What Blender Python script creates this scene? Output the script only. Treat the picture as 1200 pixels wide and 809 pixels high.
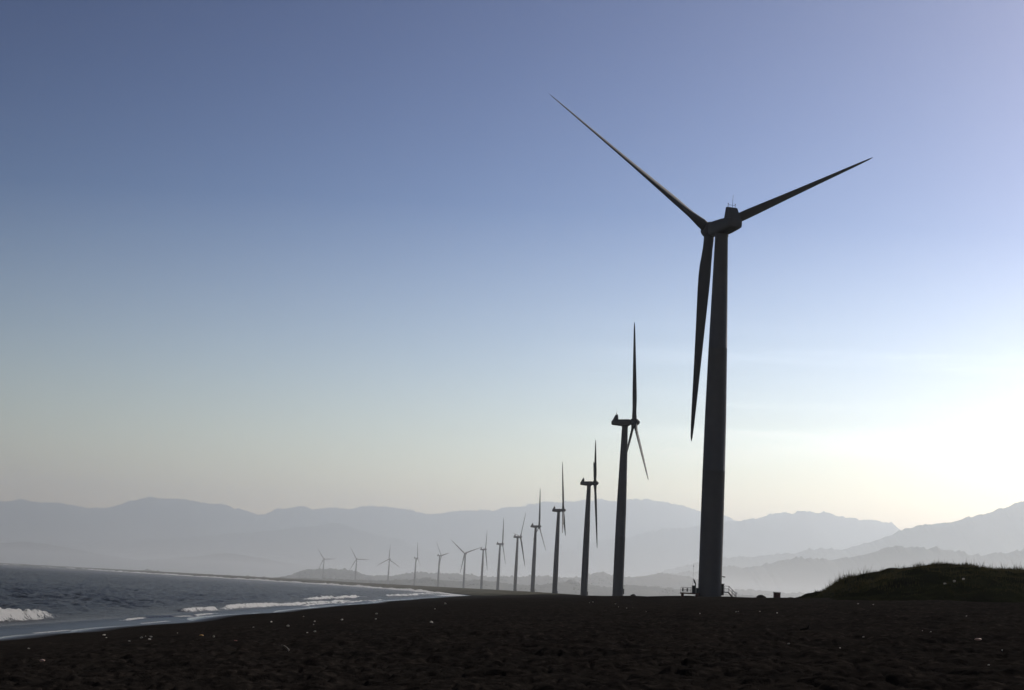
import bpy, bmesh, math, random
import numpy as np
from mathutils import Vector, Matrix
R = math.radians
for o in list(bpy.data.objects):
    bpy.data.objects.remove(o)
C = bpy.context.scene.collection
SC = bpy.context.scene

# ------------------------------------------------------------------ camera
EYE = Vector((0, 0, 5.0))
PITCH = math.atan(288.6/1750); ROLL = R(3.2)
r0 = Vector((1, 0, 0)); fw = Vector((0, math.cos(PITCH), math.sin(PITCH))); u0 = Vector((0, -math.sin(PITCH), math.cos(PITCH)))
right = r0*math.cos(ROLL) + u0*math.sin(ROLL); up = -r0*math.sin(ROLL) + u0*math.cos(ROLL)
cd = bpy.data.cameras.new('camera'); cam = bpy.data.objects.new('camera', cd); C.objects.link(cam)
M = Matrix((right, up, -fw)).transposed().to_4x4(); M.translation = EYE; cam.matrix_world = M
cd.sensor_width = 36; cd.lens = 36*1750/1200; cd.clip_start = 0.1; cd.clip_end = 120000
SC.camera = cam

# ------------------------------------------------------------------ sky, sun, exposure
SUN_EL, SUN_AZ = R(30), R(36)   # azimuth from +Y towards +X
SKY_GAIN = (.3240, .2670, .2400); SKY_GAMMA = 2.7    # a contrasty sky, as through a deep exposure
w = bpy.data.worlds.new('World'); SC.world = w; w.use_nodes = True
nt = w.node_tree; nt.nodes.clear()
sky = nt.nodes.new('ShaderNodeTexSky'); sky.sky_type = 'NISHITA'; sky.sun_disc = False
sky.sun_elevation = SUN_EL; sky.sun_rotation = SUN_AZ
sky.altitude = 0; sky.air_density = 1.0; sky.dust_density = 0.2; sky.ozone_density = 1.0
mul = nt.nodes.new('ShaderNodeVectorMath'); mul.operation = 'MULTIPLY'; mul.inputs[1].default_value = SKY_GAIN
gam = nt.nodes.new('ShaderNodeGamma'); gam.inputs['Gamma'].default_value = SKY_GAMMA
bg = nt.nodes.new('ShaderNodeBackground'); bg.inputs['Strength'].default_value = 0.1
ow = nt.nodes.new('ShaderNodeOutputWorld')
nt.links.new(sky.outputs[0], mul.inputs[0]); nt.links.new(mul.outputs[0], gam.inputs['Color']); # a faint veil of cirrus low in the sky
tcw = nt.nodes.new('ShaderNodeTexCoord'); mpw = nt.nodes.new('ShaderNodeMapping'); mpw.inputs['Scale'].default_value = (2.2, 2.2, 30); mpw.inputs['Rotation'].default_value = (0, R(4), 0)
cn = nt.nodes.new('ShaderNodeTexNoise'); cn.inputs['Scale'].default_value = 1.6; cn.inputs['Detail'].default_value = 6; cn.inputs['Roughness'].default_value = .55
nt.links.new(tcw.outputs['Generated'], mpw.inputs['Vector']); nt.links.new(mpw.outputs[0], cn.inputs['Vector'])
cr_ = nt.nodes.new('ShaderNodeMapRange'); nt.links.new(cn.outputs[0], cr_.inputs[0]); cr_.inputs[1].default_value = .4; cr_.inputs[2].default_value = .75; cr_.interpolation_type = 'SMOOTHSTEP'
sx = nt.nodes.new('ShaderNodeSeparateXYZ'); nt.links.new(tcw.outputs['Generated'], sx.inputs[0])
e1 = nt.nodes.new('ShaderNodeMapRange'); nt.links.new(sx.outputs['Z'], e1.inputs[0]); e1.inputs[1].default_value = .07; e1.inputs[2].default_value = .115; e1.interpolation_type = 'SMOOTHSTEP'
e2 = nt.nodes.new('ShaderNodeMapRange'); nt.links.new(sx.outputs['Z'], e2.inputs[0]); e2.inputs[1].default_value = .2; e2.inputs[2].default_value = .13; e2.interpolation_type = 'SMOOTHSTEP'
m1 = nt.nodes.new('ShaderNodeMath'); m1.operation = 'MULTIPLY'; nt.links.new(e1.outputs[0], m1.inputs[0]); nt.links.new(e2.outputs[0], m1.inputs[1])
e3 = nt.nodes.new('ShaderNodeMapRange'); nt.links.new(sx.outputs['X'], e3.inputs[0]); e3.inputs[1].default_value = -.02; e3.inputs[2].default_value = .16; e3.interpolation_type = 'SMOOTHSTEP'
m0 = nt.nodes.new('ShaderNodeMath'); m0.operation = 'MULTIPLY'; nt.links.new(m1.outputs[0], m0.inputs[0]); nt.links.new(e3.outputs[0], m0.inputs[1])
m2 = nt.nodes.new('ShaderNodeMath'); m2.operation = 'MULTIPLY'; nt.links.new(m0.outputs[0], m2.inputs[0]); nt.links.new(cr_.outputs[0], m2.inputs[1])
cs = nt.nodes.new('ShaderNodeVectorMath'); cs.operation = 'SCALE'; cs.inputs[0].default_value = (2.6, 2.5, 2.45); nt.links.new(m2.outputs[0], cs.inputs['Scale'])
ca = nt.nodes.new('ShaderNodeVectorMath'); ca.operation = 'ADD'; nt.links.new(gam.outputs[0], ca.inputs[0]); nt.links.new(cs.outputs[0], ca.inputs[1])
nt.links.new(ca.outputs[0], bg.inputs['Color']); nt.links.new(bg.outputs[0], ow.inputs['Surface'])
sl = bpy.data.lights.new('sun', 'SUN'); sl.energy = 3.0; sl.angle = R(0.5); sl.color = (1, 0.94, 0.86)
so = bpy.data.objects.new('sun', sl); C.objects.link(so)
sd = Vector((math.sin(SUN_AZ)*math.cos(SUN_EL), math.cos(SUN_AZ)*math.cos(SUN_EL), math.sin(SUN_EL)))
so.rotation_euler = sd.to_track_quat('Z', 'Y').to_euler(); so.location = (0, 0, 200)
SC.view_settings.view_transform = 'Standard'; SC.view_settings.look = 'None'
SC.view_settings.exposure = 0; SC.view_settings.gamma = 1; SC.view_settings.use_curve_mapping = False
SC.render.engine = 'CYCLES'
SC.cycles.use_denoising = True
SC.cycles.max_bounces = 6; SC.cycles.volume_bounces = 1; SC.cycles.diffuse_bounces = 3
HAZE_DENSITY = 3.2e-5; MIST_DENSITY = 1.3e-4; VALLEY_DENSITY = 7.8e-5; HAZE_G = 0.62

# ------------------------------------------------------------------ helpers
def tag(o, label=None, cat=None, group=None, kind=None):
    for k, v in (('label', label), ('category', cat), ('group', group), ('kind', kind)):
        if v: o[k] = v
    return o

def obj(name, bm, mat, parent=None, smooth=True):
    me = bpy.data.meshes.new(name); bm.to_mesh(me); bm.free()
    for p in me.polygons: p.use_smooth = smooth
    me.materials.append(mat)
    o = bpy.data.objects.new(name, me); C.objects.link(o)
    if parent: o.parent = parent
    return o

def arr_obj(name, V, faces, mat, smooth=True, attrs=None):
    """numpy verts (n,3) and faces (m,k) -> one mesh object"""
    me = bpy.data.meshes.new(name); V = np.asarray(V, np.float32); F = np.asarray(faces, np.int32)
    me.vertices.add(len(V)); me.vertices.foreach_set('co', V.ravel())
    k = F.shape[1]
    me.loops.add(F.size); me.loops.foreach_set('vertex_index', F.ravel())
    me.polygons.add(len(F)); me.polygons.foreach_set('loop_start', np.arange(0, F.size, k, dtype=np.int32))
    me.polygons.foreach_set('use_smooth', np.full(len(F), smooth))
    for n, a in (attrs or {}).items():
        at = me.attributes.new(n, 'FLOAT', 'POINT'); at.data.foreach_set('value', np.asarray(a, np.float32).ravel())
    me.update(calc_edges=True); me.validate()
    me.materials.append(mat)
    o = bpy.data.objects.new(name, me); C.objects.link(o)
    return o

def empty(name, loc, rz=0):
    o = bpy.data.objects.new(name, None); C.objects.link(o); o.location = loc; o.rotation_euler = (0, 0, rz)
    o.empty_display_size = 0.5
    return o

def grid_faces(n, m, wrap=False):
    i = np.arange(n-1)[:, None]; j = np.arange(m if wrap else m-1)[None]
    a = i*m + j; b = i*m + (j+1) % m
    return np.stack([a, b, b+m, a+m], -1).reshape(-1, 4)

def box(bm, lo, hi, rot=None, piv=None):
    vs = [bm.verts.new((x, y, z)) for x in (lo[0], hi[0]) for y in (lo[1], hi[1]) for z in (lo[2], hi[2])]
    for f in ((0, 1, 3, 2), (4, 6, 7, 5), (0, 4, 5, 1), (2, 3, 7, 6), (0, 2, 6, 4), (1, 5, 7, 3)):
        bm.faces.new([vs[i] for i in f])
    if rot: bmesh.ops.rotate(bm, verts=vs, cent=piv or (0, 0, 0), matrix=rot)
    return vs

def tube(bm, pts, rad, seg=8, cap=True):
    pts = [Vector(p) for p in pts]; rs = rad if isinstance(rad, (list, tuple)) else [rad]*len(pts)
    rings = []
    for i, p in enumerate(pts):
        t = (pts[min(i+1, len(pts)-1)] - pts[max(i-1, 0)]).normalized()
        a = t.orthogonal().normalized() if i == 0 else (a - t*a.dot(t)).normalized()
        b = t.cross(a)
        rings.append([bm.verts.new(p + (a*math.cos(k*2*math.pi/seg) + b*math.sin(k*2*math.pi/seg))*rs[i]) for k in range(seg)])
    for A, B in zip(rings, rings[1:]):
        for k in range(seg):
            bm.faces.new((A[k], A[(k+1) % seg], B[(k+1) % seg], B[k]))
    if cap:
        bm.faces.new(list(reversed(rings[0]))); bm.faces.new(rings[-1])

def loft(bm, rings, cap=True):
    rr = [[bm.verts.new(p) for p in ring] for ring in rings]
    n = len(rr[0])
    for A, B in zip(rr, rr[1:]):
        for k in range(n):
            bm.faces.new((A[k], A[(k+1) % n], B[(k+1) % n], B[k]))
    if cap:
        bm.faces.new(list(reversed(rr[0]))); bm.faces.new(rr[-1])
    return rr

# ------------------------------------------------------------------ noise and terrain functions
def _h(i, j, s):
    n = (i.astype(np.int64)*374761393 + j.astype(np.int64)*668265263 + s*2147483647) & 0xffffffff
    n = ((n ^ (n >> 13))*1274126177) & 0xffffffff
    return ((n ^ (n >> 16)) & 0xffff)/65535.0
def vnoise(x, y, s=0):
    x = np.asarray(x, float); y = np.asarray(y, float)
    i = np.floor(x); j = np.floor(y); fx = x-i; fy = y-j
    fx = fx*fx*fx*(fx*(fx*6-15)+10); fy = fy*fy*fy*(fy*(fy*6-15)+10)
    return ((_h(i, j, s)*(1-fx) + _h(i+1, j, s)*fx)*(1-fy) + (_h(i, j+1, s)*(1-fx) + _h(i+1, j+1, s)*fx)*fy)*2-1
def fbm(x, y, s=0, o=4, g=0.5):
    t = 0; a = 1
    for k in range(o):
        t = t + a*vnoise(x*2**k + 17.3*k, y*2**k - 9.1*k, s+k*7); a *= g
    return t
def sstep(a, b, x):
    t = np.clip((x-a)/(b-a), 0, 1); return t*t*(3-2*t)

SHORE = [(-34, -3000), (-34, 650), (-29, 1000), (-24, 1230), (-50, 1450), (-130, 1900), (-278, 2430), (-497, 2900), (-800, 3500), (-1570, 5500), (-2900, 6900), (-5200, 7600), (-30000, 9000)]
def shore_dist(X, Y):
    """signed distance to the waterline, positive on land"""
    X = np.asarray(X, float); Y = np.asarray(Y, float)
    best = np.full(X.shape, 1e18); sg = np.ones(X.shape)
    for (x0, y0), (x1, y1) in zip(SHORE, SHORE[1:]):
        dx, dy = x1-x0, y1-y0
        t = np.clip(((X-x0)*dx + (Y-y0)*dy)/(dx*dx+dy*dy), 0, 1)
        ex, ey = X-x0-t*dx, Y-y0-t*dy
        d = ex*ex+ey*ey; m = d < best
        best = np.where(m, d, best); sg = np.where(m, np.where(dy*ex - dx*ey > 0, 1, -1), sg)
    return np.sqrt(best)*sg
ZU = ([-400, -120, -30, -6, 0, 10, 34, 75, 88, 110, 200, 1000], [-4, -3.5, -1.5, -.35, 0, .9, 3.2, 5.95, 6.15, 5.7, 5.2, 5.0])
def ground_base(X, Y, u=None):
    if u is None: u = shore_dist(X, Y)
    uw = u + 1.6*vnoise(X*0+Y/31., u*0, 3) + .7*vnoise(Y/9., u*0, 4)      # a slightly wavering waterline
    z = np.interp(uw, *ZU)
    k = sstep(12, 40, u)*(1-.5*sstep(300, 600, Y))
    z = z*(1-.68*sstep(300, 800, Y)*sstep(34, 10, u)*(u > 0))*(1-.28*sstep(250, 650, Y)*(1-sstep(1200, 1600, Y))*sstep(60, 35, u)*(u > 0)) + sstep(28, 70, u)*np.interp(Y, [0, 150, 280, 450, 700, 1000, 1500], [.35, .35, .25, -.3, -.85, -.95, 0])
    return z + k*(.16*fbm(X/24., Y/30., 11, 3) + .07*fbm(X/6., Y/7., 12, 2))
def ground_z(X, Y):
    X = np.asarray(X, float); Y = np.asarray(Y, float)
    return ground_base(X, Y)

# ------------------------------------------------------------------ materials
def mat(name, base, rough=0.6, metal=0.0, spec=0.5):
    m = bpy.data.materials.new(name); m.use_nodes = True
    b = m.node_tree.nodes['Principled BSDF']
    b.inputs['Base Color'].default_value = (*base, 1); b.inputs['Roughness'].default_value = rough
    b.inputs['Metallic'].default_value = metal; b.inputs['Specular IOR Level'].default_value = spec
    return m, m.node_tree, b
def N(nt, t, **kw):
    n = nt.nodes.new(t)
    for k, v in kw.items():
        if hasattr(n, k): setattr(n, k, v)
        else: n.inputs[k].default_value = v
    return n
def ramp(nt, src, stops):
    r = nt.nodes.new('ShaderNodeValToRGB'); e = r.color_ramp.elements
    while len(e) < len(stops): e.new(0.5)
    for el, (p, c) in zip(e, stops): el.position = p; el.color = (*c, 1) if len(c) == 3 else c
    nt.links.new(src, r.inputs['Fac']); return r
def noise(nt, scale, detail=4, vec=None, rough=0.55):
    n = N(nt, 'ShaderNodeTexNoise'); n.inputs['Scale'].default_value = scale; n.inputs['Detail'].default_value = detail
    n.inputs['Roughness'].default_value = rough
    if vec is None:
        tc = nt.nodes.get('TC') or nt.nodes.new('ShaderNodeTexCoord'); tc.name = 'TC'; vec = tc.outputs['Object']
    nt.links.new(vec, n.inputs['Vector']); return n
def mixc(nt, fac, a, b):
    m = nt.nodes.new('ShaderNodeMix'); m.data_type = 'RGBA'
    for sock, v in ((m.inputs[0], fac), (m.inputs[6], a), (m.inputs[7], b)):
        if hasattr(v, 'links') or isinstance(v, bpy.types.NodeSocket): nt.links.new(v, sock)
        else: sock.default_value = v if isinstance(v, (int, float)) else (*v, 1)
    return m
def bump(nt, b, h, dist, strength=1.0):
    n = nt.nodes.new('ShaderNodeBump'); n.inputs['Distance'].default_value = dist; n.inputs['Strength'].default_value = strength
    nt.links.new(h, n.inputs['Height']); nt.links.new(n.outputs[0], b.inputs['Normal']); return n
def attr(nt, name):
    n = nt.nodes.new('ShaderNodeAttribute'); n.attribute_name = name; return n.outputs['Fac']
def maprange(nt, src, a, b, c=0, d=1):
    n = nt.nodes.new('ShaderNodeMapRange'); nt.links.new(src, n.inputs[0])
    for i, v in enumerate((a, b, c, d)): n.inputs[i+1].default_value = v
    return n.outputs[0]

# black volcanic sand, wet near the waterline, scrub inland
m_sand, t, b = mat('black_sand', (.012, .01, .009), .97, spec=.0)
n1 = noise(t, .35, 5); n2 = noise(t, 3.0, 4); n3 = noise(t, 22, 3)
c1 = ramp(t, n2.outputs[0], [(.3, (.0105, .0096, .009)), (.55, (.022, .0192, .0172)), (.75, (.064, .053, .045))])
c2 = ramp(t, n1.outputs[0], [(.3, (.0095, .0086, .0082)), (.7, (.025, .02, .0168))])
mx = mixc(t, .5, c1.outputs[0], c2.outputs[0])
u_ = attr(t, 'shore')
wet = maprange(t, u_, 1.0, 4.5, 1, 0)
mw = mixc(t, wet, mx.outputs[2], (.004, .0037, .004))
nv = noise(t, .02, 6)
add = t.nodes.new('ShaderNodeMath'); add.operation = 'MULTIPLY_ADD'; add.inputs[1].default_value = 60; t.links.new(nv.outputs[0], add.inputs[0]); t.links.new(u_, add.inputs[2])
veg = maprange(t, add.outputs[0], 120, 165)
vc = ramp(t, noise(t, .05, 6).outputs[0], [(.35, (.06, .058, .038)), (.65, (.13, .118, .085))])
mv = mixc(t, veg, mw.outputs[2], vc.outputs[0])
t.links.new(mv.outputs[2], b.inputs['Base Color'])
t.links.new(maprange(t, u_, .5, 5, .18, .95), b.inputs['Roughness'])
t.links.new(maprange(t, u_, .4, 4.0, .4, 0), b.inputs['Specular IOR Level'])
ad2 = t.nodes.new('ShaderNodeMath'); ad2.operation = 'MULTIPLY_ADD'; ad2.inputs[1].default_value = .3
t.links.new(n3.outputs[0], ad2.inputs[0]); t.links.new(n2.outputs[0], ad2.inputs[2])
bp = bump(t, b, ad2.outputs[0], .09, 1.0)
t.links.new(maprange(t, u_, 2, 14, .05, 1), bp.inputs['Strength'])

# sea
m_sea, t, b = mat('sea_water', (.0045, .0075, .0135), .3, spec=.14)
b.inputs['IOR'].default_value = 1.33
tc = t.nodes.new('ShaderNodeTexCoord')
mp = t.nodes.new('ShaderNodeMapping'); mp.inputs['Scale'].default_value = (1.0, .3, 1); t.links.new(tc.outputs['Object'], mp.inputs['Vector'])
w1 = noise(t, .9, 7, mp.outputs[0], .7); w2 = noise(t, .09, 4, mp.outputs[0])
sm = t.nodes.new('ShaderNodeMath'); sm.operation = 'MULTIPLY_ADD'; sm.inputs[1].default_value = 1.6; t.links.new(w2.outputs[0], sm.inputs[0]); t.links.new(w1.outputs[0], sm.inputs[2])
bp = bump(t, b, sm.outputs[0], 3.2, 1.0)
thin = attr(t, 'thin')
t.links.new(maprange(t, thin, 0, 1, 1, .12), bp.inputs['Strength'])
fo = attr(t, 'foam')
fn = noise(t, 3.2, 7, rough=.75)
fs = t.nodes.new('ShaderNodeMath'); fs.operation = 'ADD'; t.links.new(fo, fs.inputs[0]); t.links.new(maprange(t, fn.outputs[0], .25, .75, -.7, .6), fs.inputs[1])
fm = maprange(t, fs.outputs[0], .35, .62)
foam = t.nodes.new('ShaderNodeBsdfPrincipled'); foam.inputs['Base Color'].default_value = (.95, .94, .93, 1); foam.inputs['Subsurface Weight'].default_value = 0; foam.inputs['Roughness'].default_value = .9
fb = t.nodes.new('ShaderNodeBump'); fb.inputs['Distance'].default_value = .5; t.links.new(fn.outputs[0], fb.inputs['Height']); t.links.new(fb.outputs[0], foam.inputs['Normal'])
ms = t.nodes.new('ShaderNodeMixShader'); tl = t.nodes.new('ShaderNodeBsdfTranslucent'); tl.inputs['Color'].default_value = (.9, .89, .88, 1); t.links.new(fb.outputs[0], tl.inputs['Normal'])
mf = t.nodes.new('ShaderNodeMixShader'); mf.inputs[0].default_value = .22; t.links.new(foam.outputs[0], mf.inputs[1]); t.links.new(tl.outputs[0], mf.inputs[2])   # spray lets the sun through
t.links.new(fm, ms.inputs[0]); t.links.new(b.outputs[0], ms.inputs[1]); t.links.new(mf.outputs[0], ms.inputs[2])
t.links.new(ms.outputs[0], t.nodes['Material Output'].inputs['Surface'])

def hill_mat(name, lo, hi, scale):
    m, t, b = mat(name, lo, .95, spec=.1)
    n = noise(t, scale, 7, rough=.62)
    t.links.new(ramp(t, n.outputs[0], [(.35, lo), (.65, hi)]).outputs[0], b.inputs['Base Color'])
    bump(t, b, n.outputs[0], 22.0, 1.0)
    return m
m_hill = hill_mat('forested_slope', (.018, .026, .014), (.06, .062, .034), .004)
m_low = hill_mat('scrub_hill', (.02, .026, .014), (.055, .056, .03), .02)
m_wood, t, b = mat('far_foliage', (.03, .04, .02), .95, spec=.1)
t.links.new(ramp(t, noise(t, .05, 4).outputs[0], [(.3, (.018, .026, .012)), (.7, (.05, .058, .028))]).outputs[0], b.inputs['Base Color'])
m_turf, t, b = mat('dune_turf', (.02, .024, .01), 1.0, spec=.0)
t.links.new(ramp(t, noise(t, .22, 6, rough=.65).outputs[0], [(.32, (.0055, .0058, .003)), (.5, (.010, .011, .0045)), (.7, (.02, .02, .0075))]).outputs[0], b.inputs['Base Color'])
bump(t, b, noise(t, 1.6, 6, rough=.7).outputs[0], .3, 1)
m_grass, t, b = mat('dune_grass', (.04, .04, .016), .9, spec=.05)
tl = t.nodes.new('ShaderNodeBsdfTranslucent'); tl.inputs['Color'].default_value = (.036, .032, .013, 1)
mf = t.nodes.new('ShaderNodeMixShader'); mf.inputs[0].default_value = .45; t.links.new(b.outputs[0], mf.inputs[1]); t.links.new(tl.outputs[0], mf.inputs[2]); t.links.new(mf.outputs[0], t.nodes['Material Output'].inputs['Surface'])
t.links.new(ramp(t, noise(t, .3, 4).outputs[0], [(.3, (.013, .0135, .005)), (.7, (.045, .043, .014))]).outputs[0], b.inputs['Base Color'])
m_tower, t, b = mat('turbine_shade_grey', (.115, .113, .12), .5, spec=.4)  # dark grey holds the backlit shade; turbine paint itself is usually pale
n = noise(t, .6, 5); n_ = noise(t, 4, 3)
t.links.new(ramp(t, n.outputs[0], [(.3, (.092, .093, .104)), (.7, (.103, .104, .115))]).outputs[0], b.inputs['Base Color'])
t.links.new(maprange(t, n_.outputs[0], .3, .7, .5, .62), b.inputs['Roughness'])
m_blade, t, b = mat('blade_shade_grey', (.1, .1, .105), .75, spec=.2)  # silhouette shade put into the blade colour, as on the towers
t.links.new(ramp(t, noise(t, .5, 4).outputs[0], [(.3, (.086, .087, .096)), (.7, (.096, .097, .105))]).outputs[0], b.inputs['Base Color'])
m_steel, t, b = mat('galvanised_steel', (.10, .10, .105), .45, .6)
t.links.new(maprange(t, noise(t, 9, 3).outputs[0], .3, .7, .35, .6), b.inputs['Roughness'])
m_rust, t, b = mat('rusty_brown_paint', (.06, .025, .02), .8)
t.links.new(ramp(t, noise(t, 5, 5).outputs[0], [(.35, (.07, .03, .024)), (.65, (.15, .06, .045))]).outputs[0], b.inputs['Base Color'])
m_conc, t, b = mat('pale_concrete', (.4, .38, .35), .85)
t.links.new(ramp(t, noise(t, 6, 5).outputs[0], [(.3, (.3, .28, .26)), (.7, (.48, .46, .42))]).outputs[0], b.inputs['Base Color'])
m_dark, t, b = mat('dark_box_paint', (.03, .03, .032), .6)
t.links.new(ramp(t, noise(t, 3, 4).outputs[0], [(.3, (.022, .022, .024)), (.7, (.04, .039, .04))]).outputs[0], b.inputs['Base Color'])
m_rock, t, b = mat('dark_rock', (.02, .018, .016), .95, spec=.15)
nr = noise(t, 3, 6); t.links.new(ramp(t, nr.outputs[0], [(.3, (.012, .011, .010)), (.7, (.03, .026, .022))]).outputs[0], b.inputs['Base Color']); bump(t, b, nr.outputs[0], .15)
def stone_mat(name, a, c):
    m, t, b = mat(name, a, .7)
    t.links.new(ramp(t, noise(t, 14, 4).outputs[0], [(.3, a), (.7, c)]).outputs[0], b.inputs['Base Color']); return m
m_pale = stone_mat('pale_shell', (.55, .49, .41), (.8, .74, .64))
m_orange = stone_mat('orange_plastic', (.4, .17, .03), (.5, .3, .06))
m_red = stone_mat('faded_red_plastic', (.22, .05, .04), (.3, .08, .055))
m_pink = stone_mat('pinkish_shell', (.5, .3, .25), (.65, .45, .38))
m_wooddark = stone_mat('weathered_driftwood', (.09, .07, .055), (.2, .16, .13))
m_glint, t, b = mat('glint_white', (.8, .79, .77), .2)  # near-white colour stands in for a sun glint on the stair rail
t.links.new(ramp(t, noise(t, 8, 2).outputs[0], [(.3, (.74, .73, .7)), (.7, (.82, .81, .79))]).outputs[0], b.inputs['Base Color'])

# ------------------------------------------------------------------ ground: one polar sheet out to the horizon
def radii(spec):
    r = [spec[0][0]]
    for (_, end, g) in spec:
        while r[-1] < end: r.append(r[-1]*(1+g))
    return np.array(r)
az = np.radians(np.concatenate([np.arange(-180, -30, 3.0), np.arange(-30, -22, .5), np.arange(-22, 22, .075), np.arange(22, 30, .5), np.arange(30, 180, 3.0)]))
rad = radii([(.4, 14, .12), (0, 150, .0042), (0, 700, .009), (0, 24000, .03)])
RR, AA = np.meshgrid(rad, az, indexing='ij')
X = RR*np.sin(AA); Y = RR*np.cos(AA)
u = shore_dist(X, Y)
Z = ground_base(X, Y, u)
k = sstep(5, 20, u)
near = k*np.interp(RR, [0, 60, 140, 260], [1, 1, .5, 0])
fine = k*np.interp(RR, [0, 45, 80], [1, 1, 0])
lump = fbm(X/.85, Y/1.0, 21, 3, .55)
pits = np.abs(vnoise(X/.55, Y/.62, 33))
Z += near*(.085*lump - .08*sstep(.28, 0, pits)) + fine*(.022*fbm(X/.24, Y/.26, 41, 2))
V = np.stack([X, Y, Z], -1).reshape(-1, 3)
F = grid_faces(len(rad), len(az), True)
n0 = len(V); V = np.vstack([V, [[0, 0, float(Z[0].mean())]]])
o = arr_obj('ground', V, F, m_sand, True, {'shore': np.append((u + 110*sstep(950, 1400, Y)*sstep(5, 14, u)).ravel(), 34)})
tag(o, 'black sand beach rising to a low dune crest, scrub plain behind', 'beach', kind='structure')

# ------------------------------------------------------------------ sea
az = np.radians(np.concatenate([np.arange(-120, -30, 2.0), np.arange(-30, -21, .5), np.arange(-21, 0.5, .05), np.arange(.5, 8, .5)]))
rad = radii([(34, 64, .03), (0, 300, .0032), (0, 420, .005), (0, 1000, .008), (0, 16000, .03)])
RR, AA = np.meshgrid(rad, az, indexing='ij')
X = RR*np.sin(AA); Y = RR*np.cos(AA); u = shore_dist(X, Y)
s = -u
amp = sstep(4, 26, s)*np.interp(RR, [0, 900, 3000], [1, 1, .0])
Z = amp*(.18*np.sin(2*np.pi*(s/17. + .5*fbm(X/60, Y/90, 50, 2))) + .30*fbm(X/4., Y/9., 51, 3) + .17*fbm(X/1.3, Y/2.6, 52, 2))
foam = np.zeros_like(Z); thin = sstep(9, 1.5, s)
def breaker(y0, y1, x0, x1, h, wid, seed, ragged=.3):
    global Z, foam
    tt = (Y-y0)/(y1-y0); env = sstep(0, .12, tt)*sstep(1, .84, tt)
    env = env*(1 + ragged*(.7*fbm(Y/18., Y*0, seed, 2) + .22*fbm(Y/1.6, Y*0, seed+9, 3))); env = np.clip(env, 0, 1.5)
    xf = x0 + (x1-x0)*np.clip(tt, -1, 2) + .9*fbm(Y/14., Y*0, seed+1, 2)
    q = X - xf                                     # + towards the beach
    prof = np.where(q > 0, np.exp(-(q/(wid*.35))**2), np.exp(-(q/(wid*1.5))**2))
    Z += h*env*prof*(1 + .16*fbm(X/.5, Y/.9, seed+2, 3)) + .06*h*(env*np.exp(-(q/(wid*1.2))**2))*fbm(X/.35, Y/.7, seed+5, 2)
    f = env*np.where(q > 0, np.exp(-(q/(wid*.75))**2), np.exp(-(q/(wid*.45))**2))
    foam = np.maximum(foam, f*(1 + .35*fbm(X/.9, Y/1.3, seed+3, 2)))
breaker(60, 157, -44.8, -44.2, .95, 1.5, 100)
breaker(198, 222, -41.2, -41.0, .5, .9, 110)
breaker(215, 430, -41.0, -39.6, .5, 1.0, 120)
breaker(385, 575, -51, -49.5, .6, 1.4, 130)
breaker(640, 930, -48.5, -47, .6, 1.6, 140)
breaker(148, 205, -37.2, -36.4, .12, .45, 150)
breaker(270, 520, -38, -37.5, .2, .6, 160)
far = sstep(850, 1100, RR)*(np.exp(-((s-7)/7.)**2) + .8*np.exp(-((s-28)/7.)**2)*(vnoise(X/40, Y/60, 170) > -.2))
foam = np.maximum(foam, far*1.1)
edge = np.exp(-((s-.25)/.35)**2)*sstep(-.25, .35, fbm(Y/9., X*0, 180, 3))*.85*(RR < 900)
foam = np.maximum(foam, edge)
V = np.stack([X, Y, Z], -1).reshape(-1, 3); F = grid_faces(len(rad), len(az))
uf = u.ravel(); F = F[(uf[F].min(1) < 12)]
used = np.unique(F); remap = np.zeros(len(V), np.int64); remap[used] = np.arange(len(used))
o = arr_obj('sea', V[used], remap[F], m_sea, True, {'foam': foam.ravel()[used], 'thin': thin.ravel()[used]})
tag(o, 'dark blue grey sea with white breakers rolling onto the black beach', 'sea', kind='structure')

m_foam, t, b = mat('surf_foam', (.9, .89, .88), .9)
nf = noise(t, .5, 5, rough=.7); t.links.new(ramp(t, nf.outputs[0], [(.3, (.8, .79, .78)), (.7, (.92, .91, .9))]).outputs[0], b.inputs['Base Color']); bump(t, b, nf.outputs[0], .6)
tl = t.nodes.new('ShaderNodeBsdfTranslucent'); tl.inputs['Color'].default_value = (.9, .89, .88, 1)
mf = t.nodes.new('ShaderNodeMixShader'); mf.inputs[0].default_value = .25; t.links.new(b.outputs[0], mf.inputs[1]); t.links.new(tl.outputs[0], mf.inputs[2]); t.links.new(mf.outputs[0], t.nodes['Material Output'].inputs['Surface'])
pts = np.array([p for p in SHORE if p[1] >= 1200][:8], float)
seg = np.r_[0, np.cumsum(np.hypot(*np.diff(pts, axis=0).T))]
ss = np.arange(40, seg[-1], 5.0)
cx = np.interp(ss, seg, pts[:, 0]); cy = np.interp(ss, seg, pts[:, 1])
kk = np.ones(61)/61; cx = np.convolve(np.pad(cx, 30, 'edge'), kk, 'valid'); cy = np.convolve(np.pad(cy, 30, 'edge'), kk, 'valid')
tx_, ty_ = np.gradient(cx), np.gradient(cy); ln_ = np.hypot(tx_, ty_); nx_, ny_ = -ty_/ln_, tx_/ln_      # towards the sea
off = np.array([-2, 2, 5, 8, 10, 12, 15, 19, 24.]); pr = np.array([-.5, .15, .5, .9, 1.0, .8, .45, .2, -.6])
hw = np.clip(1.7 + 1.0*fbm(ss/45., ss*0, 400, 3), .2, 2.8)*sstep(0, 300, ss)
of = off[None] + 5*fbm(ss/80., ss*0, 401, 2)[:, None]
V = np.stack([cx[:, None]+nx_[:, None]*of, cy[:, None]+ny_[:, None]*of, hw[:, None]*pr[None]*(1+.3*fbm(ss[:, None]/9., off[None]/4., 402, 2)) - .05], -1).reshape(-1, 3)
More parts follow.
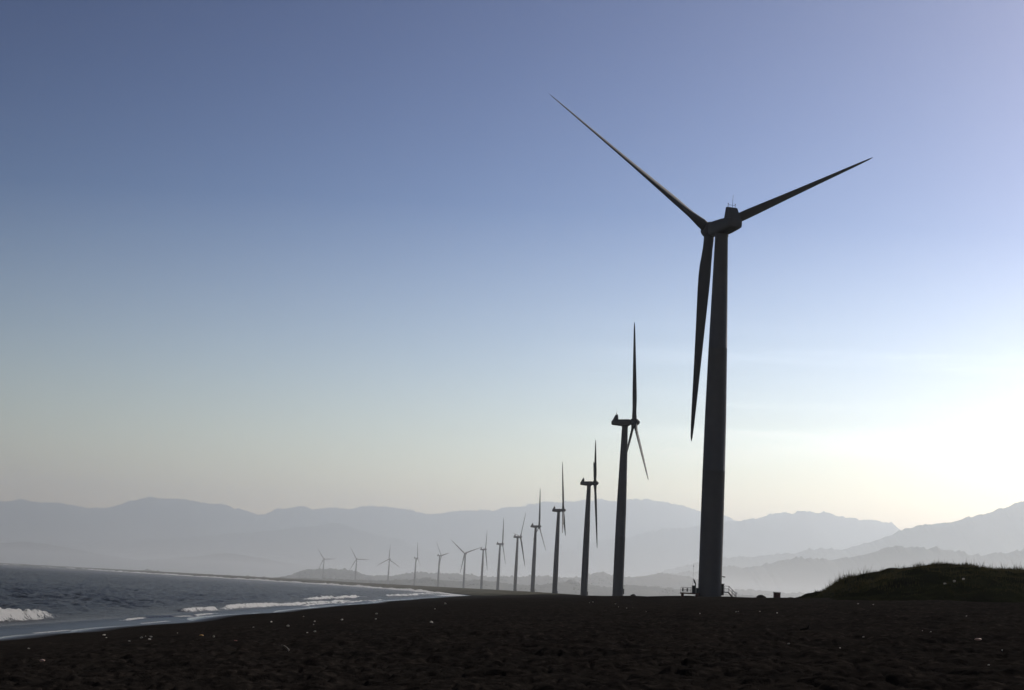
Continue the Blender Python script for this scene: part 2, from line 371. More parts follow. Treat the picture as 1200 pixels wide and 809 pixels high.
o = arr_obj('surf', V, grid_faces(len(ss), len(off)), m_foam)
tag(o, 'thin white line of surf along the curving far shore', 'surf', kind='structure')

# ------------------------------------------------------------------ hills and mountains, each a solid ridge at its own distance
RIDGES = {
'A':(22500,[(-7519,911),(-7368,932),(-7204,954),(-7009,927),(-6754,928),(-6562,926),(-6301,883),(-5982,882),(-5769,932),(-5611,1017),(-5299,1098),(-4914,1094),(-4526,1052),(-4181,1059),(-4010,1004),(-3684,933),(-3556,928),(-3372,1027),(-3057,1096),(-2797,1046),(-2609,1101),(-2378,1095),(-2186,1093),(-1987,1168),(-1780,1141),(-1588,1152),(-1393,1112),(-1173,1067),(-1070,1066),(-754,1122),(-372,1175),(-54,1205),(136,1248),(644,1340),(1154,1413),(1410,1434),(1667,1423),(1986,1479),(2307,1471),(2566,1421),(2889,1363),(3340,1286),(3728,1180),(4373,1012)]),
'B':(18500,[(-250,19),(154,268),(479,452),(872,567),(1214,675),(1381,700),(1610,754),(2016,860),(2435,925),(2749,985),(2959,1007),(3168,1071),(3377,1125),(3588,1147),(3798,1180),(3957,1178),(4221,1130),(4433,1110),(4644,1111),(4802,1088),(4909,1021),(5173,962),(5595,860),(6437,616)]),
'H':(19000,[(-6929,181),(-5651,294),(-4157,420),(-2742,627),(-2347,692),(-2048,735),(-1807,679),(-1586,605),(-1282,580),(-1148,501),(-710,398),(-273,294),(163,191)]),
'C':(12800,[(840,-1),(1194,161),(1408,245),(1502,271),(1659,323),(1868,385),(1977,377),(2078,397),(2273,425),(2505,449),(2708,504),(2926,508),(3085,561),(3288,619),(3433,703),(3505,729),(3615,742),(3724,770),(3870,800),(4016,840),(4125,872),(4235,922),(4344,957),(4454,1014)]),
'D':(9200,[(605,-30),(911,100),(1013,152),(1195,177),(1345,211),(1407,225),(1527,216),(1703,272),(1739,277),(1827,300),(1958,292),(2089,304),(2260,344),(2338,382),(2469,403),(2626,398),(2756,398),(2872,384),(2950,372),(3044,393),(3123,397),(3201,422)]),
'G':(13000,[(-4600,177),(-4305,171),(-4065,199),(-3813,177),(-3439,125),(-3120,91),(-2829,122),(-2589,157),(-2372,198),(-2098,177),(-1853,140),(-1727,132),(-1358,116),(-1135,78),(-837,21)]),
'E':(6300,[(-903,-0),(-834,35),(-800,46),(-757,51),(-686,54),(-622,52),(-586,45),(-557,35),(-485,33),(-443,37),(-387,49),(-337,58),(-266,59),(-160,62),(-24,59),(93,62),(196,74),(303,73),(381,88),(430,101),(477,93),(594,93),(676,111),(765,106),(873,87),(970,64),(998,59),(1052,65),(1109,65),(1194,59),(1372,65),(1693,73)]),
'F':(4700,[(-1018,-8),(-859,1),(-753,3),(-648,8),(-542,11),(-436,13),(-356,16),(-277,23),(-224,31),(-171,26),(-105,27),(-46,33),(26,26),(97,25),(155,34),(227,47),(285,38),(344,34),(415,45),(519,41),(652,32),(838,32),(1104,31)]),
}
def ridge(key, name, width, mat_, rough, tree, label, seed, back=1.0, step=None):
    D, pts = RIDGES[key]
    px = np.array([p[0] for p in pts], float); pz = np.array([p[1] for p in pts], float)
    span = px[-1]-px[0]; step = step or D/1750*.9
    x0, x1 = px[0]-.22*span, px[-1]+.22*span
    xs = np.arange(x0, x1, step)
    cz = np.interp(xs, px, pz)
    k = np.exp(-(np.arange(-6, 7)/2.2)**2); k /= k.sum()
    cz = np.convolve(np.pad(cz, 6, 'edge'), k, 'valid')
    edge = sstep(x0, px[0], xs)*sstep(x1, px[-1], xs)
    inside = ((xs > px[0]) & (xs < px[-1]))
    cz = np.where(inside, cz, cz*(.25+.75*edge) + (1-edge)*.1*pz.max()*fbm(xs/(.1*span), xs*0, seed, 3))
    cz = cz + rough*fbm(xs/(D*.006), xs*0, seed+1, 4) + tree*np.abs(fbm(xs/(D*.0018), xs*0, seed+2, 2))
    ts = np.concatenate([np.linspace(-1, 0, 30)[:-1], np.linspace(0, 1, 12)])
    T, XX = np.meshgrid(ts, xs, indexing='ij')
    prof = np.where(T < 0, 1-(-T)**1.15, (1-T*T)**1.0)
    prof = np.clip(prof, 0, 1)
    wav = fbm(XX/(width*.55), T*1.4, seed+3, 4)
    yy = D + T*width*np.where(T < 0, 1, back)
    spur = np.abs(vnoise(XX/(width*.42)+.5*T, T*.6, seed+4))
    f = 1 - .55*(1-np.abs(2*prof-1))*spur + .10*(1-prof)*wav
    ks = np.exp(-(np.arange(-60, 61)/22.)**2); ks /= ks.sum()
    czs = np.convolve(np.pad(cz, 60, 'edge'), ks, 'valid'); czs = np.minimum(czs, cz+rough)
    mixd = sstep(0, .12, np.abs(T)); base = cz[None]*(1-mixd) + czs[None]*mixd
    ZZ = base*np.where(T == 0, 1, prof*f) - 6*(np.abs(T) == 1)
    ZZ = np.minimum(ZZ, cz[None]*(1-.004*(T != 0)))
    # taper the two far ends of the ridge into the ground
    V = np.stack([XX, yy, ZZ], -1).reshape(-1, 3)
    o = arr_obj(name, V, grid_faces(len(ts), len(xs))[:, ::-1], mat_)
    return tag(o, label, 'hills' if 'hill' in name or 'dune' in name else 'mountains', kind='structure')
ridge('A', 'mountain_range', 3200, m_hill, 14, 16, 'long pale mountain range along the horizon, farthest of the ridges', 300)
ridge('H', 'mountain_shoulder', 1800, m_hill, 10, 5, 'hazy mountain shoulder below the far range', 310)
ridge('B', 'mountain_ridge', 2400, m_hill, 13, 22, 'pale mountain ridge behind the nearest turbine', 320)
ridge('C', 'mountain_spur', 1700, m_hill, 9, 20, 'grey mountain spur climbing to the right edge', 330)
ridge('D', 'forested_hills', 1100, m_hill, 6, 18, 'darker wooded hills behind the grassy dune', 340)
ridge('G', 'bay_hills', 1300, m_low, 3, 4, 'faint low hills across the bay behind the sea', 350)
ridge('E', 'coastal_hills', 420, m_low, 3, 8, 'low misty hills with trees behind the turbine row', 360)
ridge('F', 'scrub_hills', 300, m_low, 2, 4, 'dark scrub covered low hills at the foot of the far turbines', 370)

# far-off woods: many small crowns on the low hills, one mass each
bmx = bmesh.new(); bmesh.ops.create_icosphere(bmx, subdivisions=1, radius=1)
ICO = np.array([v.co for v in bmx.verts]); ICF = np.array([[v.index for v in f.verts] for f in bmx.faces]); bmx.free()
def wood(key, name, label, n, width, hmin, hmax, seed, xr=None):
    rng = np.random.default_rng(seed); D, pts = RIDGES[key]
    px = np.array([p[0] for p in pts], float); pz = np.array([p[1] for p in pts], float)
    x = rng.uniform(*(xr or (px[0], px[-1])), n)
    keep = fbm(x/60., x*0, seed, 3) + rng.uniform(-.5, .6, n) > -.15; x = x[keep]; n = len(x)
    tt = -np.abs(rng.normal(0, .33, n)); tt = np.clip(tt, -.95, 0)
    z = np.interp(x, px, pz)*(1-(-tt)**1.15)*.97
    h = rng.uniform(hmin, hmax, n)*(.6+.8*rng.random(n)**2)
    wv = h*rng.uniform(.55, 1.25, n)
    cen = np.stack([x, D+tt*width, z+h*.1], -1)
    jit = 1+rng.uniform(-.28, .28, (n, len(ICO), 1))
    P = ICO[None]*jit*np.stack([wv, wv, h*.62], -1)[:, None] + cen[:, None]
    Fa = (ICF[None] + (np.arange(n)*len(ICO))[:, None, None]).reshape(-1, 3)
    o = arr_obj(name, P.reshape(-1, 3), Fa, m_wood, False)
    tag(o, label, 'wood', kind='stuff')
wood('E', 'distant_woodland', 'far wood of rounded tree crowns on the misty coastal hills', 2200, 420, 5, 11, 5)
wood('F', 'distant_scrub_wood', 'dark scrub and trees covering the low hills behind the turbine bases', 2200, 300, 2, 4.5, 6, (-500, 1000))

# ------------------------------------------------------------------ grassy dune at the right
MX = [31, 36.5, 39, 41.2, 43.6, 45.5, 47.7, 51.4, 55.4, 58.9, 61.7, 65.1, 68.6, 80, 95, 112, 122]
MZ = [4.5, 5.6, 6.1, 6.7, 7.8, 8.9, 9.55, 10.4, 11.05, 11.5, 11.45, 11.35, 11.4, 11.6, 9.8, 6, 4.5]
def dune_z(X, Y):
    cr = np.interp(X + np.where(Y < 200, .06, .2)*(200-Y), MX, MZ)
    t = (Y - 198 - 4*vnoise(X/20., X*0, 60))
    p = np.where(t < 0, 1-sstep(0, 52, -t)**.9, 1-sstep(0, 70, t))
    z = 5.0 + (cr-5.0)*p
    fold = 1-np.abs(vnoise(X/15. + Y/70., Y/26. - X/60., 61))
    z += (1-np.abs(2*p-1))*(1.5*(fold-.72)) + .42*fbm(X/4., Y/4., 62, 4)*np.clip(p*3, 0, 1)
    return z
xs = np.arange(28, 140, .3); ys = np.arange(136, 272, .45)
YY, XX = np.meshgrid(ys, xs, indexing='ij')
ZD = dune_z(XX, YY)
o = arr_obj('grassy_dune', np.stack([XX, YY, ZD], -1).reshape(-1, 3), grid_faces(len(ys), len(xs)), m_turf)
tag(o, 'dark rounded dune covered in grass at the right end of the beach', 'dune', kind='structure')
rng = np.random.default_rng(8)
n = 120000
gx = rng.uniform(34, 122, n); gy = rng.uniform(140, 235, n)
crest = rng.random(n) < .55; gy = np.where(crest, 198+rng.normal(0, 7, n), gy)
gz = dune_z(gx, gy); g0 = ground_z(gx, gy)
keep = (gz > g0+.12) & ((1.5*fbm(gx/4., gy/5., 70, 3)+rng.uniform(-.7, .7, n)) > -.15)
gx, gy, gz = gx[keep], gy[keep], gz[keep]; n = len(gx)
hh = np.where(crest[keep], 1, .6)*rng.uniform(.12, .36, n)*(1+1.4*(rng.random(n) < .05))*(1+1.8*np.clip(fbm(gx/1.6, gy/2., 71, 2), 0, 1))
hh = hh*np.where(gx < 47, 1.15, 1)*np.clip((gz-g0[keep])/1.2, .2, 1)
a = rng.uniform(0, 2*np.pi, n); wd = rng.uniform(.02, .05, n); ln = rng.normal(0, .3, (n, 2))*hh[:, None]
b0 = np.stack([gx-wd*np.cos(a), gy-wd*np.sin(a), gz-.05], -1); b1 = np.stack([gx+wd*np.cos(a), gy+wd*np.sin(a), gz-.05], -1)
tp = np.stack([gx+ln[:, 0], gy+ln[:, 1], gz+hh], -1)
o = arr_obj('dune_grass', np.stack([b0, b1, tp], 1).reshape(-1, 3), np.arange(3*n).reshape(-1, 3), m_grass, False)
tag(o, 'wild grass growing over the dark dune', 'grass', kind='stuff')

# ------------------------------------------------------------------ wind turbines
HUB_H = 70.0; TILT = R(4)
def blade_bm():
    bm = bmesh.new()
    rs = [1.0, 2.2, 3.6, 5.2, 7, 9, 11.5, 15, 19, 24, 29, 34, 38, 40.2, 41]
    ch = [2.0, 1.95, 1.95, 2.08, 2.26, 2.36, 2.3, 2.1, 1.84, 1.55, 1.26, .98, .7, .42, .1]
    th = [1, 1, .8, .55, .42, .35, .3, .26, .23, .21, .2, .19, .18, .17, .17]
    tw = [14, 14, 14, 14, 14, 13, 11, 9, 7, 5, 3.2, 2, 1, .5, .3]
    rings = []
    for r, c, t_, w_ in zip(rs, ch, th, tw):
        ang = R(-51 + w_); mixr = min(1, max(0, (r-2.2)/5)); off = .5 + (.40-.5)*mixr
        ring = []
        for i in range(20):
            a_ = 2*math.pi*i/20
            xc = .5-.5*math.cos(a_)                                   # 0 at the leading edge, 1 at the trailing edge
            circ = .5*math.sin(a_)
            foil = .5*math.sin(a_)*(1.28*math.sqrt(max(xc, 1e-4))*(1-xc)**.55*1.15 + .03) if True else 0
            yc = (circ*(1-mixr) + math.copysign(abs(1.9*math.sqrt(max(xc, 0))*(1-xc)*.66+.02), math.sin(a_))*mixr*.9)*t_*c
            xx = (xc-off)*c
            X_ = xx*math.cos(ang) + yc*math.sin(ang); Y_ = -xx*math.sin(ang) + yc*math.cos(ang)
            ring.append((X_, Y_ + .2*(r/41)**2, r))
        rings.append(ring)
    loft(bm, rings); bmesh.ops.recalc_face_normals(bm, faces=bm.faces[:]); return bm
def circle(rad_, y, n=28, zc=0):
    return [(rad_*math.cos(2*math.pi*i/n), y, zc + rad_*math.sin(2*math.pi*i/n)) for i in range(n)]
def rrect(wd, z0, z1, y, e=4.0, n=24):
    out = []; zc = (z0+z1)/2; hz = (z1-z0)/2
    for i in range(n):
        a_ = 2*math.pi*i/n; c_, s_ = math.cos(a_), math.sin(a_)
        out.append((wd/2*math.copysign(abs(c_)**(2/e), c_), y, zc+hz*math.copysign(abs(s_)**(2/e), s_)))
    return out
def make_turbine(label, oh):
    root = empty('wind_turbine', (0, 0, 0)); tag(root, label, 'wind turbine', 'wind turbines standing in a row along the beach')
    bm = bmesh.new(); rings = []
    for z, r_ in [(-4, 2.14), (.22, 2.14), (.221, 2.13), (11, 2.115), (22.9, 2.07), (22.95, 2.088), (23.1, 2.088), (23.15, 2.068), (33, 1.98), (45.9, 1.74), (45.95, 1.757), (46.1, 1.757), (46.15, 1.735), (67.6, 1.22), (67.7, 1.3), (68.4, 1.3)]:
        rings.append([(r_*math.cos(2*math.pi*i/48), r_*math.sin(2*math.pi*i/48), z) for i in range(48)])
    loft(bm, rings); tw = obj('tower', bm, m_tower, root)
    md = tw.modifiers.new('edge', 'EDGE_SPLIT'); md.split_angle = R(40)
    bm = bmesh.new(); box(bm, (2.1, -.5, .45), (2.5, .5, 2.45)); box(bm, (2.1, -.62, 2.45), (2.62, .62, 2.55))
    obj('door', bm, m_dark, tw, False)
    bm = bmesh.new(); tube(bm, [(2.1, .2, 3.85), (2.55, .2, 3.85)], .07); box(bm, (2.4, .06, 3.7), (2.75, .34, 3.88))
    obj('entry_lamp', bm, m_dark, tw, False)
    bm = bmesh.new()                                                # nacelle, tail at -Y, rotor at +Y; z about the hub axis
    f = oh-1.55
    loft(bm, [rrect(2.0, -.75, .55, -5.55), rrect(2.9, -1.0, .9, -5.25), rrect(3.2, -1.15, 1.1, -4.2), rrect(3.3, -1.5, 1.2, -1.8), rrect(3.3, -1.68, 1.2, 0.4), rrect(3.1, -1.6, 1.2, f-.9), rrect(2.5, -1.25, 1.1, f-.25), rrect(2.0, -1.0, .95, f, 3)])
    # radiator fin on the tail
    fin = [((-1.2, -5.2, .4), (1.2, -5.2, .4), (1.2, -2.75, .4), (-1.2, -2.75, .4)), ((-1.15, -4.9, 1.3), (1.15, -4.9, 1.3), (1.12, -2.85, 1.3), (-1.12, -2.85, 1.3)), ((-1.0, -3.95, 2.95), (1.0, -3.95, 2.95), (1.0, -3.0, 3.05), (-1.0, -3.0, 3.05)), ((-.94, -3.8, 3.1), (.94, -3.8, 3.1), (.94, -3.1, 3.16), (-.94, -3.1, 3.16))]
    loft(bm, fin)
    bmesh.ops.recalc_face_normals(bm, faces=bm.faces[:])
    hubM = Matrix.Translation((0, oh*math.cos(TILT), HUB_H)) @ Matrix.Rotation(TILT, 4, 'X')
    nM = Matrix.Translation((0, 0, HUB_H-oh*math.sin(TILT))) @ Matrix.Rotation(TILT, 4, 'X')
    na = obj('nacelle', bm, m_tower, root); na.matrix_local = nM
    md = na.modifiers.new('edge', 'EDGE_SPLIT'); md.split_angle = R(35)
    bm = bmesh.new()
    for s_ in (-.75, .75): tube(bm, [(s_, -3.4, 3.1), (s_, -3.4, 3.75)], .045); tube(bm, [(s_, -3.4, 3.75), (s_, -3.4, 3.9)], .09)
    tube(bm, [(-.75, -3.4, 3.6), (.75, -3.4, 3.6)], .03)
    obj('weather_mast', bm, m_dark, na)
    bm = bmesh.new(); tube(bm, [(.2, -3.35, 3.1), (.2, -3.35, 5.6)], [.04, .025]); obj('antenna', bm, m_dark, na)
    bm = bmesh.new()
    loft(bm, [circle(r_, y_) for r_, y_ in ((.95, -1.6), (1.35, -1.3), (1.55, -.7), (1.6, 0), (1.5, .7), (1.25, 1.35), (.85, 1.9), (.4, 2.2), (.06, 2.3))])
    bmesh.ops.recalc_face_normals(bm, faces=bm.faces[:])
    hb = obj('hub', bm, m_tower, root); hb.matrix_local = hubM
    bme = blade_bm()
    for k_ in range(3):
        bl = obj('blade', bme.copy(), m_blade, root); bl['k'] = k_
    bme.free(); root['oh'] = oh
    return root
def kids(o): return [c for c in bpy.data.objects if c.parent == o]
def copy_turbine(src, label):
    c = src.copy(); C.objects.link(c); c['label'] = label
    for ch in kids(src):
        d = ch.copy(); C.objects.link(d); d.parent = c
        for g in kids(ch):
            e = g.copy(); C.objects.link(e); e.parent = d
    return c
def place(root, hx, hy, hz, psi, phi, pitch=0):
    oh = root['oh']; p = R(psi)
    root.location = (hx-math.sin(p)*oh*math.cos(TILT), hy-math.cos(p)*oh*math.cos(TILT), hz-HUB_H)
    root.rotation_euler = (0, 0, -p)
    hubM = Matrix.Translation((0, oh*math.cos(TILT), HUB_H)) @ Matrix.Rotation(TILT, 4, 'X')
    i = 0
    for ch in kids(root):
        if ch.name.startswith('blade'):
            ch.matrix_local = hubM @ Matrix.Rotation(R(phi) + i*2*math.pi/3, 4, 'Y') @ Matrix.Rotation(R(-pitch), 4, 'Z'); i += 1
        if ch.name.startswith('tower'): ch.rotation_euler = (0, 0, p)      # doors face along the beach, inland
TURB = [
(36.9,281.0,76.0,-20.0,61.0, 'nearest and largest wind turbine, seen from behind, two blades raised in a wide V'),
(51.7,607.0,76.0,87.1,9.2, 'second largest wind turbine, rotor edge on, one blade straight up and two spread below'),
(57.0,940.0,75.1,92.5,54.2, 'third turbine from the right, edge on, short blade up and long thin blade hanging down'),
(50.9,1265.0,75.1,94.5,0.5, 'fourth turbine from the right, edge on, long blade up, two short blades close together below'),
(39.8,1600.0,75.1,80.3,10.0, 'fifth turbine from the right, edge on with its lower blades spread, one crossing the tower'),
(24.9,1948.0,75.5,108.3,84.0, 'sixth turbine from the right, one short blade pointing left above its nacelle'),
(2.6,2280.0,75.4,82.1,19.4, 'small edge on turbine standing next left of the one with the short left pointing blade'),
(-26.3,2640.0,75.4,97.4,86.7, 'small edge on turbine whose nacelle touches the blade tip of the V shaped far turbine'),
(-71.7,3030.0,75.5,-157.0,50.8, 'distant turbine seen face on, two blades in a V, right blade nearly reaching its neighbour'),
(-131.5,3364.0,75.5,62,81, 'distant turbine, one blade up and a stubby right blade, left of the V shaped one'),
(-208.4,3815.0,75.5,74.8,0.3, 'faint turbine, thin blade up and short blade to the lower right, fourth from the left'),
(-310.3,4220.0,75.5,-28,0, 'faint distant turbine seen face on like an upside down Y, third from the left'),
(-431.1,4540.0,75.4,-16.4,87.9, 'faint distant turbine with a level right blade, second from the left end of the row'),
(-574.4,4930.0,75.6,-21.0,84.7, 'faintest wind turbine at the far left end of the row, level right blade'),
]
first = make_turbine(TURB[0][5], 5.0); place(first, *TURB[0][:5])
second = make_turbine(TURB[1][5], 3.8); place(second, *TURB[1][:5])
for tb in TURB[2:]:
    c_ = copy_turbine(second, tb[5]); place(c_, *tb[:5], pitch=50 if tb[1] > 2900 and tb[1] != 3815.0 else 0)
tx, ty = first.location.x, first.location.y
tz = float(ground_z(np.array([tx]), np.array([ty]))[0])

# ------------------------------------------------------------------ things at the foot of the nearest turbine
st = empty('metal_staircase', (tx+2.5, ty, tz-.05)); tag(st, 'small metal staircase with handrails on the right of the nearest turbine tower', 'stairs')
bm = bmesh.new(); box(bm, (.02, -.5, 1.02), (.95, .5, 1.1)); obj('landing', bm, m_steel, st, False)
bm = bmesh.new()
for i in range(5): box(bm, (.98+i*.2, -.45, .84-i*.2), (1.22+i*.2, .45, .88-i*.2))
obj('tread', bm, m_steel, st, False)
for s_ in (-.5, .5):
    bm = bmesh.new(); tube(bm, [(.1, s_, 1.03), (.95, s_, 1.03), (1.95, s_, -.1)], .1, 6); obj('stringer', bm, m_steel, st)
    bm = bmesh.new()
    tube(bm, [(.05, s_, 2.15), (.95, s_, 2.15), (2.3, s_, .85), (2.3, s_, -.1)], .04, 6); tube(bm, [(.05, s_, 1.65), (.95, s_, 1.65), (2.25, s_, .4)], .03, 6)
    for px_, z0, z1 in ((.1, 1.05, 2.15), (.95, 1.05, 2.15), (1.6, .4, 1.52)): tube(bm, [(px_, s_, z0), (px_, s_, z1)], .03, 6)
    obj('handrail', bm, m_steel, st)
bm = bmesh.new(); bmesh.ops.create_uvsphere(bm, u_segments=20, v_segments=12, radius=.16, matrix=Matrix.Translation((2.3, -.5, 1.02)))
obj('glint_ball', bm, m_glint, st)  # pale ball put in for the sunlit glint at the rail end

pf = empty('railed_platform', (tx-3.9, ty-1.0, tz)); tag(pf, 'low rusty brown platform with railing left of the nearest turbine tower', 'platform')
bm = bmesh.new(); box(bm, (-1.5, -1.2, .28), (1.75, 1.2, .5)); obj('deck', bm, m_rust, pf, False)
for x_ in (-1.2, 1.4):
    for y_ in (-.9, .9):
        bm = bmesh.new(); box(bm, (x_-.12, y_-.12, -.4), (x_+.12, y_+.12, .277)); obj('support', bm, m_rust, pf, False)
bm = bmesh.new()
for y_ in (-1.1, 1.1):
    for z_ in (1.45, 1.0): tube(bm, [(-1.4, y_, z_), (.5, y_, z_)], .026, 6)
    for x_ in (-1.4, -.9, -.4, .1, .5): tube(bm, [(x_, y_, .5), (x_, y_, 1.45)], .026, 6)
for z_ in (1.45, 1.0): tube(bm, [(-1.4, -1.1, z_), (-1.4, 1.1, z_)], .026, 6)
obj('railing', bm, m_steel, pf)
for x_ in (-1.28, -.45):
    bm = bmesh.new(); box(bm, (x_-.12, -1.02, .7), (x_+.12, -.9, 1.3)); obj('plate', bm, m_dark, pf, False)
cb = empty('control_cabinet', (tx-3.05, ty-1.0, tz+.502)); tag(cb, 'dark control cabinet with a bent pipe on top, standing on the railed platform', 'cabinet')
bm = bmesh.new(); box(bm, (-.33, -.35, 0), (.33, .35, 1.3)); box(bm, (-.37, -.39, 1.3), (.37, .39, 1.36)); bmesh.ops.bevel(bm, geom=bm.edges[:], offset=.02, segments=1, affect='EDGES')
obj('body', bm, m_dark, cb, False)
bm = bmesh.new(); box(bm, (-.26, -.365, .1), (.26, -.353, 1.2)); obj('cabinet_door', bm, m_dark, cb, False)
bm = bmesh.new(); tube(bm, [(.26, 0, 1.34), (.3, 0, 1.6), (.26, 0, 1.75), (.12, 0, 1.95), (.02, 0, 2.25), (-.12, 0, 2.55)], [.1, .1, .11, .17, .15, .05], 10); obj('bent_pipe', bm, m_dark, cb)
bm = bmesh.new(); tube(bm, [(-.22, .2, 1.36), (-.15, .2, 5.2)], [.018, .012], 6); tube(bm, [(-.15, .2, 4.7), (-.15, .2, 5.0)], .04, 6); obj('antenna', bm, m_dark, cb)
bm = bmesh.new(); box(bm, (.42, -.25, .0), (.85, .25, .9)); box(bm, (.45, -.27, .9), (.8, .27, .95))
o = obj('junction_box', bm, m_dark, None, False); o.location = cb.location; tag(o, 'low dark junction box between the control cabinet and the turbine tower', 'box')

gx_ = 46.6; gy_ = 276.0; gz_ = float(ground_z(np.array([gx_]), np.array([gy_]))[0])
mk = empty('marker_block', (50.85, 276, 6.35)); tag(mk, 'square rusty brown block with pale flat cap on the sand right of the stairs', 'block')
bm = bmesh.new(); vs = box(bm, (-.55, -.55, -.6), (.55, .55, 1.12)); bmesh.ops.bevel(bm, geom=bm.edges[:], offset=.03, segments=1, affect='EDGES'); obj('body', bm, m_rust, mk, False)
bm = bmesh.new(); box(bm, (-.63, -.63, 1.122), (.63, .63, 1.25)); obj('cap', bm, m_conc, mk, False)

def lump_bm(rx, ry, rz, seed, sub=2):
    bm = bmesh.new(); bmesh.ops.create_icosphere(bm, subdivisions=sub, radius=1)
    r_ = random.Random(seed); o_ = [r_.uniform(0, 99) for _ in range(3)]
    for v in bm.verts:
        k_ = 1 + .28*float(vnoise(np.array(v.co.x*1.7+o_[0]+v.co.z), np.array(v.co.y*1.7+o_[1]-v.co.z), seed))
        v.co = Vector((v.co.x*rx, v.co.y*ry, v.co.z*rz))*k_
    return bm
def rock(name, x, y, rx, rz, seed, m_, label, cat, group=None, sub=3, sink=.3):
    z = float(ground_z(np.array([x]), np.array([y]))[0])
    o = obj(name, lump_bm(rx, rx*.7, rz, seed, sub), m_); o.location = (x, y, z+rz*(1-sink)*.6); o.rotation_euler = (0, 0, seed*1.3)
    return tag(o, label, cat, group)
rock('boulder', 48.0, 276, 1.0, .4, 3, m_rock, 'low dark boulder half buried in the sand between the stairs and the brown block', 'rock')
rock('boulder', 54.2, 607, 1.2, .9, 5, m_rock, 'low dark boulder on the dune crest right of the second largest turbine', 'rock')

# ------------------------------------------------------------------ shells, stones and beach litter
LEFT = [(-22.4, 73.5), (-25.7, 100.2), (-22.9, 89.8), (-19.3, 80.5), (-20.0, 86.2), (-20.6, 89.8), (-19.7, 87.2), (-18.7, 82.5), (-20.4, 97.8), (-15.3, 82.8), (-16.7, 104.8), (-18.3, 123.8), (-14.2, 103.8), (-20.8, 163.8), (-14.4, 120.5), (-12.6, 105.0), (-10.2, 85.8), (-10.4, 84.0), (-12.4, 122.0), (-9.6, 120.8), (-8.2, 238.5), (-6.9, 168.2), (-12.8, 161.8)]
RIGHT = [(11.2, 185.2), (11.8, 187.8), (13.2, 170.0), (10.9, 136.5), (11.0, 129.0), (11.5, 128.8), (11.1, 113.0), (21.1, 128.5), (16.1, 102.2), (16.3, 102.5), (17.5, 101.0), (16.8, 91.0), (13.7, 102.5), (11.0, 50.2), (8.9, 46.2), (9.7, 42.8), (6.7, 31.8), (11.9, 49.2), (12.9, 49.8), (15.3, 57.2), (16.1, 58.2), (16.0, 57.0), (14.9, 52.8), (15.6, 54.5), (14.2, 52.0), (30.0, 126.0), (29.4, 118.5), (23.8, 76.8), (17.5, 54.0), (16.9, 50.2), (16.1, 47.0), (13.6, 40.8), (11.3, 34.8), (8.5, 31.5), (9.2, 28.2)]
protos = [lump_bm(.07, .055, .042, s_, 2) for s_ in (41, 42, 43, 44)]
pm = []
for q in protos:
    me = bpy.data.meshes.new('shell'); q.to_mesh(me); q.free(); me.materials.append(m_pale); pm.append(me)
rr = random.Random(4)
def scatter(lst, label, group, k0):
    for i, (x, y) in enumerate(lst):
        o = bpy.data.objects.new('shell', pm[rr.randrange(4)]); C.objects.link(o)
        z = float(ground_z(np.array([x]), np.array([y]))[0]); s_ = k0*rr.uniform(.35, 1.25)*(y/80.)**.5
        o.scale = (s_*rr.uniform(.8, 1.5), s_, s_*rr.uniform(.7, 1.2)); o.rotation_euler = (rr.uniform(-.2, .2), rr.uniform(-.2, .2), rr.uniform(0, 6.28))
        o.location = (x, y, z+.03*s_); tag(o, label, 'shell', group)
scatter(LEFT, 'small pale shell or stone lying on the black sand near the sea', 'pale shells scattered near the waterline', 1.15)
scatter(RIGHT, 'tiny pale shell or stone on the dry black sand below the turbines and dune', 'pale shells scattered over the dry beach', .65)
rock('plastic_scrap', -16.6, 86.0, .14, .06, 61, m_orange, 'small orange yellow plastic scrap on the black sand near the sea', 'litter', sub=2, sink=.8)
rock('plastic_scrap', -12.3, 72.2, .11, .045, 62, m_red, 'small faded red plastic scrap on the black sand', 'litter', sub=2)
rock('brown_shell', -15.6, 52.8, .09, .05, 63, m_pink, 'small brownish pink shell on the sand at the lower left', 'shell', sub=2)
rock('white_stone', -4.2, 98.2, .17, .13, 64, m_pale, 'largest white stone, alone on the middle of the black sand', 'stone', sub=2)
rock('pinkish_shell', 15.0, 47.2, .11, .04, 65, m_pink, 'flat pinkish shell on the sand below the grassy dune', 'shell', sub=2)
x, y = -7.1, 51.8; z = float(ground_z(np.array([x]), np.array([y]))[0])
bm = bmesh.new(); tube(bm, [(-.16, 0, .16), (-.05, .02, .12), (.03, .03, .06), (.1, .0, .0), (.06, -.05, -.06)], [.02, .03, .035, .04, .03], 7)
o = obj('driftwood', bm, m_wooddark); o.location = (x, y, z+.05); tag(o, 'short bent piece of driftwood sticking up from the black sand', 'driftwood')
x, y = 12.0, 59.0; z = float(ground_z(np.array([x]), np.array([y]))[0])
bm = bmesh.new(); tube(bm, [(-.2, 0, .02), (-.05, .02, .06), (.1, 0, .08), (.16, 0, .3)], [.03, .05, .05, .02], 7)
o = obj('driftwood', bm, m_rock); o.location = (x, y, z+.02); tag(o, 'dark forked twig lying on the sand in the right foreground', 'driftwood')
for i, (x, y) in enumerate(((52.0, 176), (53.4, 177), (54.8, 178))):
    z = float(dune_z(np.array([x]), np.array([y]))[0])
    o = obj('pale_stone', lump_bm(.16, .13, .12, 70+i, 2), m_pale); o.location = (x, y, z+.12)
    tag(o, 'small pale stone in the hollow of the grassy dune', 'stone', 'pale stones on the grassy dune')

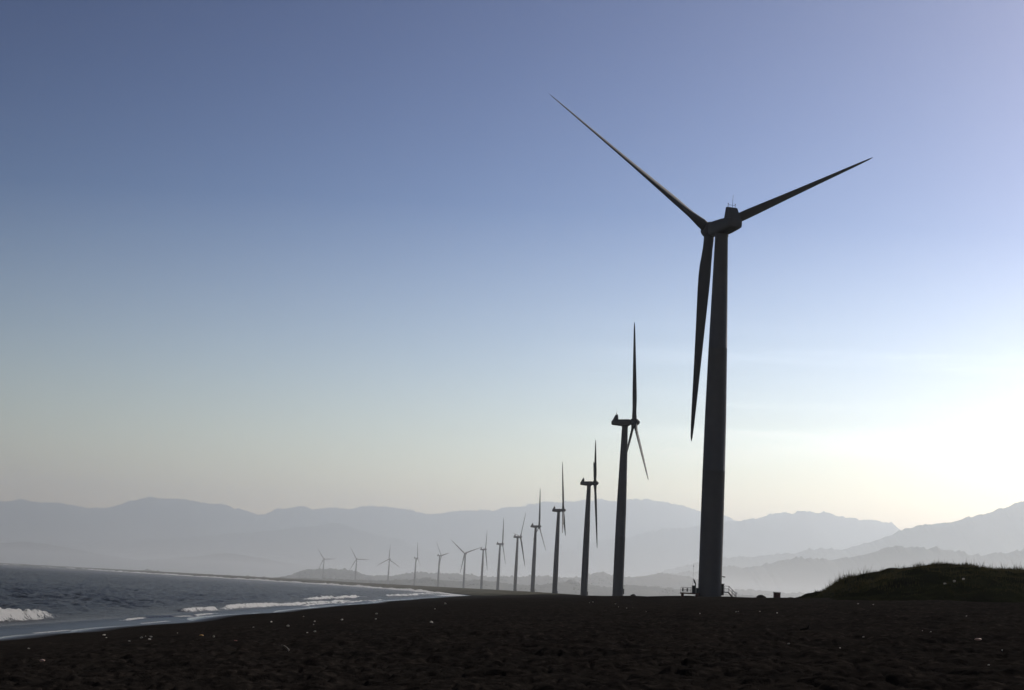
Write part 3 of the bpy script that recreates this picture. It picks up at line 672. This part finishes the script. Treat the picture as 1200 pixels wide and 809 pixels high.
# ------------------------------------------------------------------ haze: one closed box of even air
mh = bpy.data.materials.new('haze'); mh.use_nodes = True; t = mh.node_tree; t.nodes.clear()
pv = t.nodes.new('ShaderNodeVolumePrincipled'); pv.inputs['Color'].default_value = (.87, .94, 1, 1); pv.inputs['Density'].default_value = HAZE_DENSITY; pv.inputs['Anisotropy'].default_value = HAZE_G
oo = t.nodes.new('ShaderNodeOutputMaterial'); t.links.new(pv.outputs[0], oo.inputs['Volume'])
bm = bmesh.new(); box(bm, (-32000, -26000, -14), (32000, 32000, 1520)); bmesh.ops.recalc_face_normals(bm, faces=bm.faces[:])
o = obj('haze', bm, mh, None, False); tag(o, 'pale sea haze fading the far hills', 'haze', kind='stuff')

# a low bank of sea spray lying over the far shore and plain
bm = bmesh.new(); box(bm, (-14000, 1150, -10), (12000, 19000, 115)); bmesh.ops.recalc_face_normals(bm, faces=bm.faces[:])
mm = bpy.data.materials.new('sea_mist'); mm.use_nodes = True; t = mm.node_tree; t.nodes.clear()
pv = t.nodes.new('ShaderNodeVolumePrincipled'); pv.inputs['Color'].default_value = (.95, .96, .97, 1); pv.inputs['Density'].default_value = MIST_DENSITY; pv.inputs['Anisotropy'].default_value = HAZE_G
oo = t.nodes.new('ShaderNodeOutputMaterial'); t.links.new(pv.outputs[0], oo.inputs['Volume'])
o = obj('sea_mist', bm, mm, None, False); tag(o, 'low pale mist lying over the far shore and the foot of the mountains', 'mist', kind='stuff')

# thicker air inland, filling the valleys in front of the mountains
bm = bmesh.new(); box(bm, (-28000, 5500, -11), (28000, 26000, 1445)); bmesh.ops.recalc_face_normals(bm, faces=bm.faces[:])
mm = bpy.data.materials.new('valley_haze'); mm.use_nodes = True; t = mm.node_tree; t.nodes.clear()
pv = t.nodes.new('ShaderNodeVolumePrincipled'); pv.inputs['Color'].default_value = (.87, .94, 1, 1); pv.inputs['Density'].default_value = VALLEY_DENSITY; pv.inputs['Anisotropy'].default_value = HAZE_G
oo = t.nodes.new('ShaderNodeOutputMaterial'); t.links.new(pv.outputs[0], oo.inputs['Volume'])
o = obj('valley_haze', bm, mm, None, False); tag(o, 'thick pale haze filling the valleys below the mountains', 'haze', kind='stuff')
